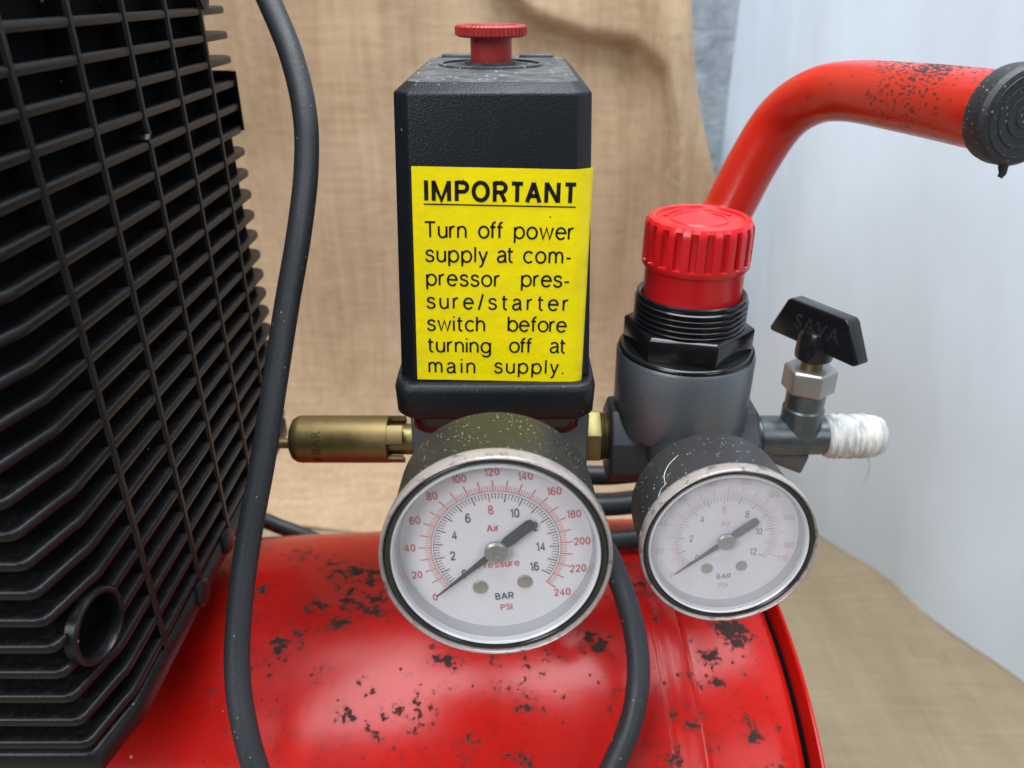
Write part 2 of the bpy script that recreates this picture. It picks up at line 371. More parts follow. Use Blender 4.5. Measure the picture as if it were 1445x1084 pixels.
def _arc(cx, cy, rx, ry, a0, a1, n=14): return [(cx+rx*cos(radians(a0+(a1-a0)*k/n)), cy+ry*sin(radians(a0+(a1-a0)*k/n))) for k in range(n+1)]
def _cr(pts): return [(p.x, p.y) for p in crom([(x, y, 0) for x, y in pts], 4)]
_el = lambda cx, cy, rx, ry: _arc(cx, cy, rx, ry, 0, 360, 30)
GLYPH = {
 'o': [_el(.32, .36, .32, .36)], 'n': [[(0, 0), (0, .72)], [(0, .42)]+_arc(.26, .43, .26, .29, 180, 0)+[(.52, 0)]],
 'u': [[(0, .72)]+_arc(.26, .28, .26, .28, 180, 360)+[(.52, .72)], [(.52, .3), (.52, 0)]],
 'r': [[(0, 0), (0, .72)], [(0, .40)]+_arc(.27, .42, .27, .30, 180, 82)], 'p': [[(0, -.29), (0, .72)], _el(.31, .36, .31, .36)],
 'b': [[(0, 0), (0, 1)], _el(.31, .36, .31, .36)], 'g': [_el(.31, .37, .31, .35), [(.62, .72), (.62, -.06)]+_arc(.33, -.06, .29, .23, 0, -150)],
 'w': [[(0, .72), (.21, 0), (.43, .70), (.65, 0), (.86, .72)]], 'e': [[(.02, .39), (.62, .39)]+_arc(.32, .36, .31, .36, 5, 322, 24)],
 'f': [_arc(.34, .78, .19, .22, 82, 180)+[(.15, 0)], [(0, .70), (.35, .70)]], 't': [[(.14, .94)]+_arc(.32, .18, .18, .18, 180, 282)[0:], [(0, .70), (.36, .70)]],
 'l': [[(0, 0), (0, 1)]], 'i': [[(0, 0), (0, .72)], [(0, .91), (0, 1.01)]], 'h': [[(0, 0), (0, 1)], [(0, .42)]+_arc(.26, .43, .26, .29, 180, 0)+[(.52, 0)]],
 'm': [[(0, 0), (0, .72)], [(0, .42)]+_arc(.22, .45, .22, .27, 180, 0)+[(.44, 0)], [(.44, .42)]+_arc(.66, .45, .22, .27, 180, 0)+[(.88, 0)]],
 's': [_cr([(.50, .57), (.41, .68), (.26, .72), (.10, .67), (.045, .55), (.11, .44), (.27, .385), (.43, .325), (.51, .20), (.44, .06), (.27, 0), (.09, .04), (.01, .17)])],
 'a': [_arc(.27, .50, .24, .22, 160, 0)+[(.51, .12), (.55, .015), (.62, .01)], _cr([(.51, .43), (.30, .40), (.09, .33), (.01, .18), (.09, .03), (.23, 0), (.40, .06), (.51, .22)])],
 'c': [_arc(.31, .36, .31, .36, 42, 318, 24)], 'y': [[(0, .72), (.27, .02)], _cr([(.53, .72), (.30, .10), (.20, -.17), (.12, -.27), (.01, -.28)])],
 'T': [[(0, .96), (.70, .96)], [(.35, .96), (.35, 0)]], '-': [[(0, .33), (.30, .33)]], '/': [[(0, -.05), (.30, 1.02)]], '.': [[(0, 0), (0, .10)]],
 'I': [[(0, 0), (0, 1)]], 'M': [[(0, 0), (0, 1)], [(0, .96), (.37, .04), (.74, .96)], [(.74, 1), (.74, 0)]], 'P': [[(0, 0), (0, 1)], [(0, .93), (.34, .93)]+_arc(.34, .70, .25, .23, 90, -90)+[(0, .47)]],
 'O': [_el(.38, .5, .38, .44)], 'R': [[(0, 0), (0, 1)], [(0, .93), (.34, .93)]+_arc(.34, .70, .25, .23, 90, -90)+[(0, .47)], [(.33, .47), (.57, 0)]],
 'A': [[(0, 0), (.36, .98)], [(.36, .98), (.72, 0)], [(.13, .32), (.59, .32)]], 'N': [[(0, 0), (0, 1)], [(.02, .97), (.60, .03)], [(.62, 0), (.62, 1)]]}
GLYPH.update({'0': [_el(.25, .5, .25, .46)], '1': [[(0, .76), (.19, .97), (.19, 0)]], '2': [_cr([(.01, .72), (.09, .91), (.26, .97), (.45, .89), (.49, .70), (.39, .48), (.19, .26), (.01, .05)]), [(0, .04), (.52, .04)]],
 '4': [[(.39, 0), (.39, .96), (.01, .28), (.54, .28)]], '6': [_cr([(.48, .80), (.40, .93), (.26, .97), (.09, .85), (.01, .5), (.04, .22)]), _el(.26, .31, .25, .29)], '7': [[(0, .95), (.5, .95), (.18, 0)]],
 '8': [_el(.26, .73, .21, .23), _el(.26, .27, .25, .25)], 'B': [[(0, 0), (0, 1)], [(0, .95), (.28, .95)]+_arc(.28, .74, .20, .21, 90, -90)+[(0, .53)], [(.28, .53)]+_arc(.30, .29, .24, .24, 90, -90)+[(0, .05)]],
 'S': [[(x*1.15, y*1.34) for x, y in GLYPH['s'][0]]]})
GLYPH['T_bold'] = [[(0, .92), (.66, .92)], [(.33, .92), (.33, 0)]]
def strokes(word, cap, weight, width, bold=False):
    """monoline lettering: ribbons of even weight, letter gaps opened until the word fills its width"""
    gl = [GLYPH['T_bold'] if bold and c == 'T' else GLYPH[c] for c in word]
    ws = [max(x for st in g_ for x, y in st) for g_ in gl]; wt = weight
    gap = (width/cap-wt-sum(ws))/(len(ws)-1) if len(ws) > 1 else 0
    vs_, fs_ = [], []; x0 = wt/2
    if len(word) == 1 and ws[0] > 0:
        k_ = (width/cap-wt)/ws[0]; gl = [[[(x*k_, y) for x, y in st] for st in g_] for g_ in gl]; ws = [ws[0]*k_]
    elif not bold and len(word) > 1:
        gl = [[[(x*.95, y) for x, y in st] for st in g_] for g_ in gl]; ws = [w_*.95 for w_ in ws]; gap = (width/cap-wt-sum(ws))/(len(ws)-1)
    for g_, w_ in zip(gl, ws):
        for st in g_:
            P_ = [Vector(p) for p in st]; closed = (P_[0]-P_[-1]).length < 1e-6; n = len(P_); base = len(vs_)
            for k, p in enumerate(P_):
                a = P_[k-1] if k else (P_[-2] if closed else None); b = P_[k+1] if k < n-1 else (P_[1] if closed else None)
                d1 = (p-a).normalized() if a is not None else None; d2 = (b-p).normalized() if b is not None else None
                d1 = d1 or d2; d2 = d2 or d1
                t = (d1+d2).normalized(); nn = Vector((-t.y, t.x)); m_ = min(1.6, 1/max(.3, nn.dot(Vector((-d1.y, d1.x)))))
                for sg in (1, -1): q_ = p+nn*(sg*wt/2*m_); vs_.append(((x0+q_.x)*cap, q_.y*cap))
            fs_ += [(base+2*k, base+2*k+1, base+2*k+3, base+2*k+2) for k in range(n-1)]
        x0 += w_+gap
    return vs_, fs_

# ------------------------------------------------------------------ setting
def sstep(a, b, x):
    t = max(0, min(1, (x-a)/(b-a))); return t*t*(3-2*t)
g = MB(); g.add([(-8, -8, -H-.006), (8, -8, -H-.006), (8, 8, -H-.006), (-8, 8, -H-.006)], [(0, 1, 2, 3)])
tag(build('ground', g, M['ground']), kind='structure')
# burlap spread under the machine, running up to the foot of the white sheet
WA, WB = Vector((.235, .895)), Vector((.77, -.10))
def wall_x(y): return WA.x+(WB.x-WA.x)*(WA.y-y)/(WA.y-WB.y)
fl = MB(); nx, ny = 90, 90
for j in range(ny+1):
    y = -.35+1.24*j/ny
    xr = wall_x(min(y, .89))+.018 if y > -.1 else .788
    for i in range(nx+1):
        x = -.9+(xr+.9)*i/nx
        z = .0025*sin(9*x+5*y)*sin(13*y-4*x)+.0018*sin(31*x-17*y)+.0012*sin(57*y+9*x)
        d = abs((x-.40)*.55+(y-.30)*.83)            # a soft crease across the cloth
        z += .006*math.exp(-(d/.012)**2)*sstep(.1, .35, x)
        fl.v.append((x, y, -H+max(z, -.0045)))
for j in range(ny):
    for i in range(nx):
        a = j*(nx+1)+i; fl.f.append((a, a+1, a+nx+2, a+nx+1))
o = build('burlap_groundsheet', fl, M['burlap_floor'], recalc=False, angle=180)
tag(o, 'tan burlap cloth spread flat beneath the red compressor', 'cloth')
# burlap hung behind the machine, with soft folds and one turned-over flap
FL = [(-.03, .012), (.02, -.028), (.075, -.046), (.125, -.052), (.152, -.075), (.168, -.13), (.172, -.20), (.178, -.30)]
def flap_edge_z(x):
    if x <= FL[0][0]: return FL[0][1]+(FL[0][0]-x)*.8
    for (a, b), (c, d) in zip(FL, FL[1:]):
        if a <= x <= c: return b+(d-b)*(x-a)/(c-a)
    return -.6
bk = MB(); nx, nz = 260, 150
for j in range(nz+1):
    z = -H+.003+.90*j/nz
    xr = min(.262, .172+max(0, -z)*.205)+.004*sin(z*23)
    for i in range(nx+1):
        x = -.85+(xr+.85)*i/nx
        y = .85+.020*sin(7*x+1.5*z)+.010*sin(13*x+2*z+.6)+.006*sin(19*x-4*z+1)+.004*sin(33*x+9*z)+.0025*sin(61*x-13*z)*sin(8*z+2)
        y += .012*sin(12*z+5*x)*sstep(-.1, .1, x)+.004*sin(38*x+30*z)*sstep(-.12, .0, z)*sstep(-.05, .1, x)
        y -= .026*sstep(-.009, .009, z-flap_edge_z(x))*sstep(-.10, .02, x)
        y -= .15*math.exp(-(z+H)/.065)*(1+.12*sin(11*x+1))
        y -= .010*sin(95*x+6*z+.8*sin(9*z))*sstep(.05, .16, x)*(.4+.6*sstep(-.45, -.05, z))
        y -= .018*math.exp(-((x-xr)/.012)**2)*(.6+.4*sin(17*z))
        bk.v.append((x, y, z))
for j in range(nz):
    for i in range(nx):
        a = j*(nx+1)+i; bk.f.append((a, a+1, a+nx+2, a+nx+1))
o = build('burlap_backdrop', bk, M['burlap'], recalc=False, angle=180)
tag(o, 'tan burlap sheet hanging upright in folds behind the black pressure switch', 'backdrop')
# white sheet wall: runs beside the machine then turns behind the burlap
wl = MB(); path = []
for k in range(101):
    t = k/100; p = WB+(WA-WB)*t; n = Vector((.88, .47))
    path.append(p+n*(.004*sin(t*17+1)+.002*sin(t*41)))
nzw = 40
for j in range(nzw+1):
    z = -H+1.15*j/nzw
    for i, p in enumerate(path):
        wob = .006*sin(i*.21+z*3)*(z+H)+.004*math.exp(-((z+H)/.08)**2)*sin(i*.45)
        wl.v.append((p.x+wob, p.y+wob*.4, z))
nw = len(path)
for j in range(nzw):
    for i in range(nw-1):
        a = j*nw+i; wl.f.append((a, a+1, a+nw+1, a+nw))
o = build('white_sheet_wall', wl, M['white'], recalc=False, angle=180)
tag(o, 'plain bluish white sheet wall standing beyond the red handle and edge of the burlap', 'wall')

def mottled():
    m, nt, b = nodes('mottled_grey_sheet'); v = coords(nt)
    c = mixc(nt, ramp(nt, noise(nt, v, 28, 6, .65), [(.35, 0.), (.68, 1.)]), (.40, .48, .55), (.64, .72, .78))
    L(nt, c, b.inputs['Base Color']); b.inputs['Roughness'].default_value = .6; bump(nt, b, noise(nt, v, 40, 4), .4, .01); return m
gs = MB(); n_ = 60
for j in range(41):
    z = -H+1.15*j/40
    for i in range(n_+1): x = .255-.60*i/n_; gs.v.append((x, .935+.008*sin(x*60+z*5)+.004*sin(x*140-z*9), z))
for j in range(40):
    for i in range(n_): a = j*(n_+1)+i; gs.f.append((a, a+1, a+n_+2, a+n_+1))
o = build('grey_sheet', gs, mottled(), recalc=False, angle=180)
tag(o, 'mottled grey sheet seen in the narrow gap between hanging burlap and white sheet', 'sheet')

# ------------------------------------------------------------------ the compressor
YC, ZC, R = .285, -.37, .125
root = bpy.data.objects.new('air_compressor', None); COL.objects.link(root); root.location = (0, YC, 0); WORLD['air_compressor'] = Vector((0, YC, 0))
tag(root, 'red tank air compressor with black finned motor, pressure switch, two gauges and regulator', 'air compressor')
# tank
def tank_prof():
    pr = [(.004, -.392), (.05, -.388), (.09, -.374), (.112, -.352), (.122, -.33), (R, -.31)]
    for k in range(1, 30): pr.append((R, -.31+k*(.3675/30)))
    pr += [(R, .0570), (R+.0002, .0576), (R+.0006, .0588), (R+.0007, .0600), (R+.0004, .0616), (R+.0003, .0640), (R+.0003, .0690), (R-.0002, .0702), (R-.0006, .0708), (R-.0002, .0716),
           (R-.0001, .0735), (R-.0002, .082), (R-.0005, .092), (R-.0010, .100), (R-.0018, .106), (R-.0028, .109), (R-.0044, .1112), (R-.0068, .1126), (R-.0105, .1134), (R-.016, .1138), (.06, .1140), (.004, .1140)]
    return pr
TY = Matrix.Translation((.06, YC, 0)) @ Matrix.Rotation(radians(4.6), 4, 'Z') @ Matrix.Translation((-.06, -YC, 0))
mb = MB(); mb.lathe(tank_prof(), 'x', (0, YC, ZC), 160, T=TY)
tank = build('tank', mb, M['tank_red'], root, angle=60)
mb = MB(); mb.lathe([(.085, .1168), (.1222, .1168), (.1240, .1172), (.1244, .1179), (.1240, .1186), (.1222, .1191), (.085, .1191), (.085, .1168)], 'x', (0, YC, ZC), 160, T=TY, cap0=False, cap1=False)
build('end_plate', mb, M['tank_red'], tank, angle=40)
mb = MB(); mb.lathe([(.085, .1130), (.1135, .1130), (.1135, .1165), (.085, .1165), (.085, .1130)], 'x', (0, YC, ZC), 96, T=TY, cap0=False, cap1=False)
build('dark_gap_ring', mb, M['core'], tank)  # black ring added so the gap behind the plate reads as dark shade
def tank_pt(x, yy):      # a point on the front upper side of the tank
    return Vector((x, yy, ZC+sqrt(R*R-(yy-YC)**2)))
p = tank_pt(-.0873, .2045); nrm = Vector((0, p.y-YC, p.z-ZC)).normalized()
q = Vector((0, 0, 1)).rotation_difference(nrm).to_matrix().to_4x4()
mb = MB(); mb.lathe([(.0048, -.002), (.0048, .003), (.0042, .0042), (.001, .0046)], 'z', seg=24, T=Matrix.Translation(p) @ q)
build('bolt', mb, M['bolt'], tank)
for sx in (-.27, .07):   # feet
    mb = MB(); mb.box(sx-.012, sx+.012, YC-.11, YC+.11, -H+.022, -H+.027)
    mb.box(sx-.010, sx+.010, YC-.075, YC-.068, -H+.027, ZC-.09); mb.box(sx-.010, sx+.010, YC+.068, YC+.075, -H+.027, ZC-.09)
    ft = build('foot_bracket', mb, M['tank_red'], tank, bevel=.001)
    for sy in (-.095, .095):
        mb = MB(); mb.lathe([(.014, -H+.001), (.015, -H+.004), (.012, -H+.022)], 'z', (sx, YC+sy, 0), 24); build('foot', mb, M['cap_black'], root)

# motor cover with fins
XM = -.12; FK = [-.0085-.0096*k for k in range(21)]
outer = [(-.30, .157), (-.22, .157), (-.1275, .157), (-.1256, .1576), (-.1245, .1592), (-.1212, .1735), (-.1202, .1765), (-.12, .180)]
outer += [(-.12, .19+.0168*k) for k in range(0, 10)] + [(-.12, .3585), (-.1206, .3615), (-.1222, .3643), (-.1248, .3658), (-.129, .3662), (-.18, .3662), (-.30, .3662)]
def offset(path, d):
    out = []
    for i, p in enumerate(path):
        a = Vector(path[max(i-1, 0)]); b = Vector(path[min(i+1, len(path)-1)]); t = (b-a).normalized()
        n = Vector((-t.y, t.x))          # left of travel = inward (towards -x)
        q = (p[0]+n.x*d, p[1]+n.y*d)
        if d > .005: q = (min(p[0], -.12-d), min(max(p[1], .157+d), .3662-d))     # deep inner edge: plain corners
        out.append(q)
    return out
def strip(mb, path, sect, z):
    rings = [offset(path, s[0]) for s in sect]
    mb.loft([[(rings[j][i][0], rings[j][i][1], z+sect[j][1]) for j in range(len(sect))] for i in range(len(path))])
mb = MB(); inn = offset(outer, .014)
for zb, zt, yb in ((-.2125, -.0590, .3615), (-.0589, .035, .3525)):
    mb.prism([(-.30, .1665), (-.1335, .1665), (-.1280, .1785), (-.1272, .183), (-.1272, .345), (-.1272 if zt > 0 else -.1245, yb-.004), (-.1272 if zt > 0 else -.1250, yb-.0015), (-.1300, yb), (-.30, yb)], zb, zt, 'xy')
motor = build('motor_cover', mb, M['core'], root, angle=50)
sect = [(.0125, -.0009), (.0125, .0009), (.0030, .0011), (.0008, .0015), (.0002, .0012), (0, .0006), (0, -.0008), (.0003, -.0013), (.0010, -.0015), (.0030, -.0011)]
mb = MB(); strip(mb, outer, sect, 0)
fin0 = build('fin', mb, M['fin'], motor, angle=50)
fin0.location.z += FK[0]; WORLD['fin'].z += FK[0]
HC = Vector((-.1213, .1718, -.1672)); HR = .0113
dense = []
for a, b in zip(outer, outer[1:]):
    n = max(1, int((Vector(b)-Vector(a)).length/.0008)) if .150 < a[1] < .19 and a[0] > -.135 else 1
    dense += [tuple(Vector(a).lerp(Vector(b), k/n)) for k in range(n)]
dense.append(outer[-1])
for z in FK[1:]:
    if abs(z-HC.z) > HR+.0008: clone(fin0, (0, 0, z-FK[0])); continue
    half = sqrt(max(0, HR**2-(z-HC.z)**2))
    def along(p): return (p[1]-HC.y)*1.0+(p[0]-HC.x)*.25
    front = [p for p in dense if along(p) < -half and p[1] < .2]; back = [p for p in dense if along(p) > half]
    mb = MB(); strip(mb, front, sect, z); strip(mb, back, sect, z); build('fin', mb, M['fin'], motor, angle=50)
for extra in (.0035, .0150, .0265): clone(fin0, (0, 0, extra-FK[0]+.006))
for k, y in enumerate((.2005, .2335, .2665, .2995, .3328)):
    mb = MB()
    ztop = .036; zbot = -.2052
    if k == 2:
        pts = [(y, ztop), (y+.0002, -.040), (y+.0010, -.0432), (y-.0006, -.0447), (y+.0004, -.047), (y, zbot)]
    else: pts = [(y, ztop), (y+.0002, -.07), (y-.0001, -.14), (y, zbot)]
    ring = [[(XM-.012, yy-.0016, z), (XM-.0005, yy-.0015, z), (XM+.0004, yy-.0008, z), (XM+.0004, yy+.0008, z), (XM-.0005, yy+.0015, z), (XM-.012, yy+.0016, z)] for yy, z in pts]
    mb.loft(ring); build('rib', mb, M['fin'], motor)
mb = MB(); strip(mb, outer, [(.0145, -.0060), (.0145, .0035), (.0010, .0035), (0, .0025), (0, -.0050), (.0010, -.0060)], -.2080)
build('lower_flange', mb, M['fin'], motor, angle=50)
mb = MB(); mb.loft([[(x, .3640+dy, z) for x, dy, z in ((-.135, 0, za), (-.123, 0, za), (-.1206, -.003, za), (-.1192, -.003, za), (-.1205, .0012, za), (-.123, .0030, za), (-.135, .0030, za))] for za in (-.0325, -.0570)])
build('end_web', mb, M['fin'], motor)
# ring round the through hole near the lower front corner, standing on the slanting corner
T = Matrix.Translation((-.1213, .1718, -.1672)) @ Matrix.Rotation(radians(-8), 4, 'Z')
mb = MB(); mb.lathe([(.0095, -.0026), (.0095, .0002), (.0099, .0008), (.0108, .0008), (.0114, .0002), (.0115, -.0026), (.0095, -.0026)], 'x', seg=48, T=T, cap0=False, cap1=False)
build('hole_ring', mb, M['fin'], motor)
mb = MB(); mb.lathe([(.0095, -.0120), (.0095, -.0027), (.0108, -.0027), (.0108, -.0120)], 'x', seg=48, T=T, cap0=False, cap1=False); build('dark_bore_wall', mb, M['core'], motor)  # bore wall made near-black: the hole's shade is put into its colour
# screw boss at the top
poly = [(.3365+.0098*cos(a), .0045+.0098*sin(a)) for a in [radians(d) for d in range(-25, 206, 11)]] + [(.3338, -.0080), (.3392, -.0080)]
mb = MB(); mb.prism(poly, XM-.010, XM+.0012, 'yz'); build('screw_boss', mb, M['fin'], motor, bevel=.0006)
mb = MB(); mb.lathe([(.0066, 0), (.0066, .0018), (.0058, .0026), (.0012, .0028)], 'x', (XM+.0012, .3365, .0058), 24); build('boss_screw', mb, M['silver'], motor)
for y, z in ((.262, -.2075), (.232, -.2085)):
    mb = MB(); mb.lathe([(.0055, -.008), (.0055, .0008), (.0045, .0018), (.001, .0021)], 'x', (XM, y, z), 24); build('flange_boss', mb, M['fin'], motor)
mb = MB(); mb.box(-.29, -.165, YC-.06, YC+.06, -.2530, -.2127); build('motor_mount', mb, M['core'], root, bevel=.002)

# pressure switch
BX = -.006
def chamf(hx, y0, y1, c, z, x0=BX):
    return [(x0-hx+c, y0, z), (x0+hx-c, y0, z), (x0+hx, y0+c, z), (x0+hx, y1-c, z), (x0+hx-c, y1, z), (x0-hx+c, y1, z), (x0-hx, y1-c, z), (x0-hx, y0+c, z)]
def rrect(hx, y0, y1, r, z, x0=BX, n=6):
    out = []
    for cx, cy, a0 in ((x0+hx-r, y0+r, -90), (x0+hx-r, y1-r, 0), (x0-hx+r, y1-r, 90), (x0-hx+r, y0+r, 180)):
        for k in range(n+1):
            a = radians(a0+90*k/n); out.append((cx+r*cos(a), cy+r*sin(a), z))
    return out
ZF0, ZF1 = -.0290, -.1250       # front face top and bottom
def front_y(z): return .2450+.0068*(z-ZF1)/(ZF0-ZF1)
mb = MB()
rings = [chamf(.0336, front_y(ZF1), .362, .0052, ZF1), chamf(.0309, front_y(ZF0), .359, .0050, ZF0), chamf(.0268, .2562, .3555, .0038, -.0261)]
mb.loft(rings, True, False)
sw = build('pressure_switch', mb, M['box'], root, bevel=.0007, segs=3, angle=32)
def top_ring(s, z): return [(BX+(x-BX)*s, .306+(y-.306)*s, zz+(z)) for x, y, zz in chamf(.0268, .2562, .3555, .0038, -.0261)]
mb = MB(); mb.loft([top_ring(.999, -.002), top_ring(.999, .0), top_ring(.985, .0002)], True, False)
cx, cy, cz = -.0078, .3165, -.0259
seg = 48; base = len(mb.v); outer_r = top_ring(.985, .0002)
mb.loft([top_ring(.985, .0002), top_ring(.6, .0002)], False, True)
build('cover_top', mb, M['box_top'], sw, bevel=0, angle=30)
for sgn in (-1, 1):       # moulded bars and ring on the lid
    mb = MB(); mb.box(BX+sgn*.016-.007, BX+sgn*.016+.007, .346, .352, -.0262, -.0247); build('lid_bar', mb, M['box_top'], sw, bevel=.0006)
mb = MB(); mb.lathe([(.0195, -.0262), (.0195, -.0251), (.0180, -.0251), (.0180, -.0262), (.0195, -.0262)], 'z', (cx, cy-.004, 0), 56, cap0=False, cap1=False); build('lid_ring', mb, M['box_top'], sw)
mb = MB(); mb.lathe([(.0100, -.0262), (.0100, -.0249), (.0080, -.0249), (.0080, -.0262)], 'z', (cx, cy, 0), 40, cap0=False, cap1=False); build('stem_collar', mb, M['box_top'], sw)
# red pull knob
mb = MB(); mb.lathe([(.0077, -.0270), (.0077, -.0168), (.0079, -.0160)], 'z', (cx, cy, 0), 48); 
kn = build('switch_knob', mb, M['stem_red'], sw)
def teeth(i, a, r): return r*(1-.035*(.5+.5*math.copysign(1, sin(a*52)))) if i in (1, 2) else r
mb = MB(); mb.lathe([(.0118, -.0165), (.0134, -.0158), (.0134, -.0130), (.0124, -.0124), (.0100, -.0124), (.0096, -.0129), (.0074, -.0129), (.0070, -.0122), (.001, -.0120)], 'z', (cx, cy, 0), 208, rf=teeth)
build('knob_rim', mb, M['stem_red'], sw, angle=25)
# base flange and foot
mb = MB(); mb.loft([rrect(.0338, .2418, .365, .0068, -.1372), rrect(.0352, .2404, .3664, .0072, -.1355), rrect(.0356, .2400, .3668, .0074, -.1262), rrect(.0350, .2408, .3662, .0070, -.1240), rrect(.0340, .2424, .365, .0062, -.1234), rrect(.0330, .2450, .362, .005, -.1238)])
build('base_flange', mb, M['box'], sw, angle=50)
mb = MB(); mb.loft([rrect(.0296, .2470, .3600, .0060, -.1462), rrect(.0308, .2456, .3612, .0068, -.1445), rrect(.0312, .2452, .3616, .007, -.1371)])
build('base_foot', mb, M['gloss_black'], sw, angle=50)
mb = MB(); mb.box(-.0395, .0300, .262, .312, -.1900, -.1460); man = build('manifold', mb, M['diecast'], root, bevel=.0025)
mb = MB(); mb.lathe([(.011, -.2480), (.011, -.190)], 'z', (BX, YC, 0), 32); build('riser_pipe', mb, M['steel_dark'], man)

# warning label: tilted one degree, right edge lapping the chamfer
LW, LH = .0578, .0725
def lab(u, v, lift=0.):       # label coordinates (0..LW, 0..LH up) to space
    cxl, czl = -.0036, -.0872; a = radians(-1.15)
    x, z = u-LW/2, v-LH/2
    X = cxl+x*cos(a)-z*sin(a); Z = czl+x*sin(a)+z*cos(a)
    y = front_y(Z)-.00025-lift
    flat_edge = BX+.0312-(Z-ZF0)/(ZF1-ZF0)*-.0024-.0052
    e = X-flat_edge
    if e > -.0012: y += .85*(e+.0012)**2/(.0030+e+.0012)*(1.0)      # laps round the corner
    return (X, y, Z)
mb = MB(); nu, nv = 48, 30
for j in range(nv+1):
    for i in range(nu+1): mb.v.append(lab(LW*i/nu, LH*j/nv, .00010*sin(i*.5+j*.3)*.5))
for j in range(nv):
    for i in range(nu): a = j*(nu+1)+i; mb.f.append((a, a+1, a+nu+2, a+nu+1))
n0 = len(mb.v)
mb.v += [(x, y+.00012, z) for x, y, z in mb.v[:n0]]
edge = [i for i in range(nu+1)]+[j*(nu+1)+nu for j in range(1, nv+1)]+[nv*(nu+1)+i for i in range(nu-1, -1, -1)]+[j*(nu+1) for j in range(nv-1, 0, -1)]
for a, b in zip(edge, edge[1:]+edge[:1]): mb.f.append((a, n0+a, n0+b, b))
o = build('warning_label', mb, M['label'], sw, angle=60, recalc=False); o['label'] = 'yellow sticker headed IMPORTANT with black lettering'
# words, each at its own place on the sticker
def on_label(u, v):
    t, sx = (542-v)/_F, (u-722.5)/_F; y = .248
    for _ in range(6):
        k = y/(_C+t*_S); Z = (-_S+t*_C)*k; y = front_y(Z)
    X = sx*k; a = radians(1.15); x, z = X+.0036, Z+.0872
    return x*cos(a)-z*sin(a)+LW/2, x*sin(a)+z*cos(a)+LH/2
Z5 = lambda px: 540+px*.3045
rows = [([('Turn', 192, 390), ('off', 442, 560), ('power', 607, 887)], 341, 350), ([('supply', 197, 488), ('at', 528, 607), ('com-', 650, 875)], 452, 462), ([('pressor', 202, 545), ('pres-', 640, 866)], 562, 571),
        ([('sure/starter', 203, 862)], 668, 673), ([('switch', 205, 475), ('before', 578, 852)], 772, 778), ([('turning', 207, 502), ('off', 585, 693), ('at', 772, 848)], 871, 877), ([('main', 213, 430), ('supply.', 515, 838)], 967, 971)]
rows = [([(wd, Z5(a), Z5(b)) for wd, a, b in ws], 230+y0*.3045, 230+y1*.3045, .0051, .130) for ws, y0, y1 in rows]
head = [('I', 105, 137), ('M', 163, 315), ('P', 343, 457), ('O', 475, 618), ('R', 640, 757), ('T', 772, 890), ('A', 893, 1023), ('N', 1043, 1168), ('T', 1188, 1303)]
rows.insert(0, ([(c, 580+a/5.558, 580+b/5.558) for c, a, b in head], 240+236/5.558, 240+257/5.558, .0063, .205))
for words, b0, b1, size, bold in rows:
    mb = MB(); ua, ub = words[0][1], words[-1][2]
    for wd, a, b in words:
        vb = b0+(b1-b0)*((a+b)/2-ua)/(ub-ua)
        u0, v0 = on_label(a, vb); u1, _ = on_label(b, vb)
        vs_, fs_ = strokes(wd, size, bold, u1-u0, bold > .15)
        mb.add([lab(u0+x, v0+y, .00012) for x, y in vs_], fs_)
    build('lettering', mb, M['ink_black'], sw, recalc=False, flat=True)
mb = MB(); (a, b), (c, d) = on_label(580+100/5.558, 240+265/5.558), on_label(580+1290/5.558, 240+290/5.558)
mb.v = [lab(a+(c-a)*k/12, b+(d-b)*k/12+s_*.00022, .00012) for s_ in (-1, 1) for k in range(13)]
mb.f = [(k, k+1, k+14, k+13) for k in range(12)]; build('underline', mb, M['ink_black'], sw, recalc=False, flat=True)

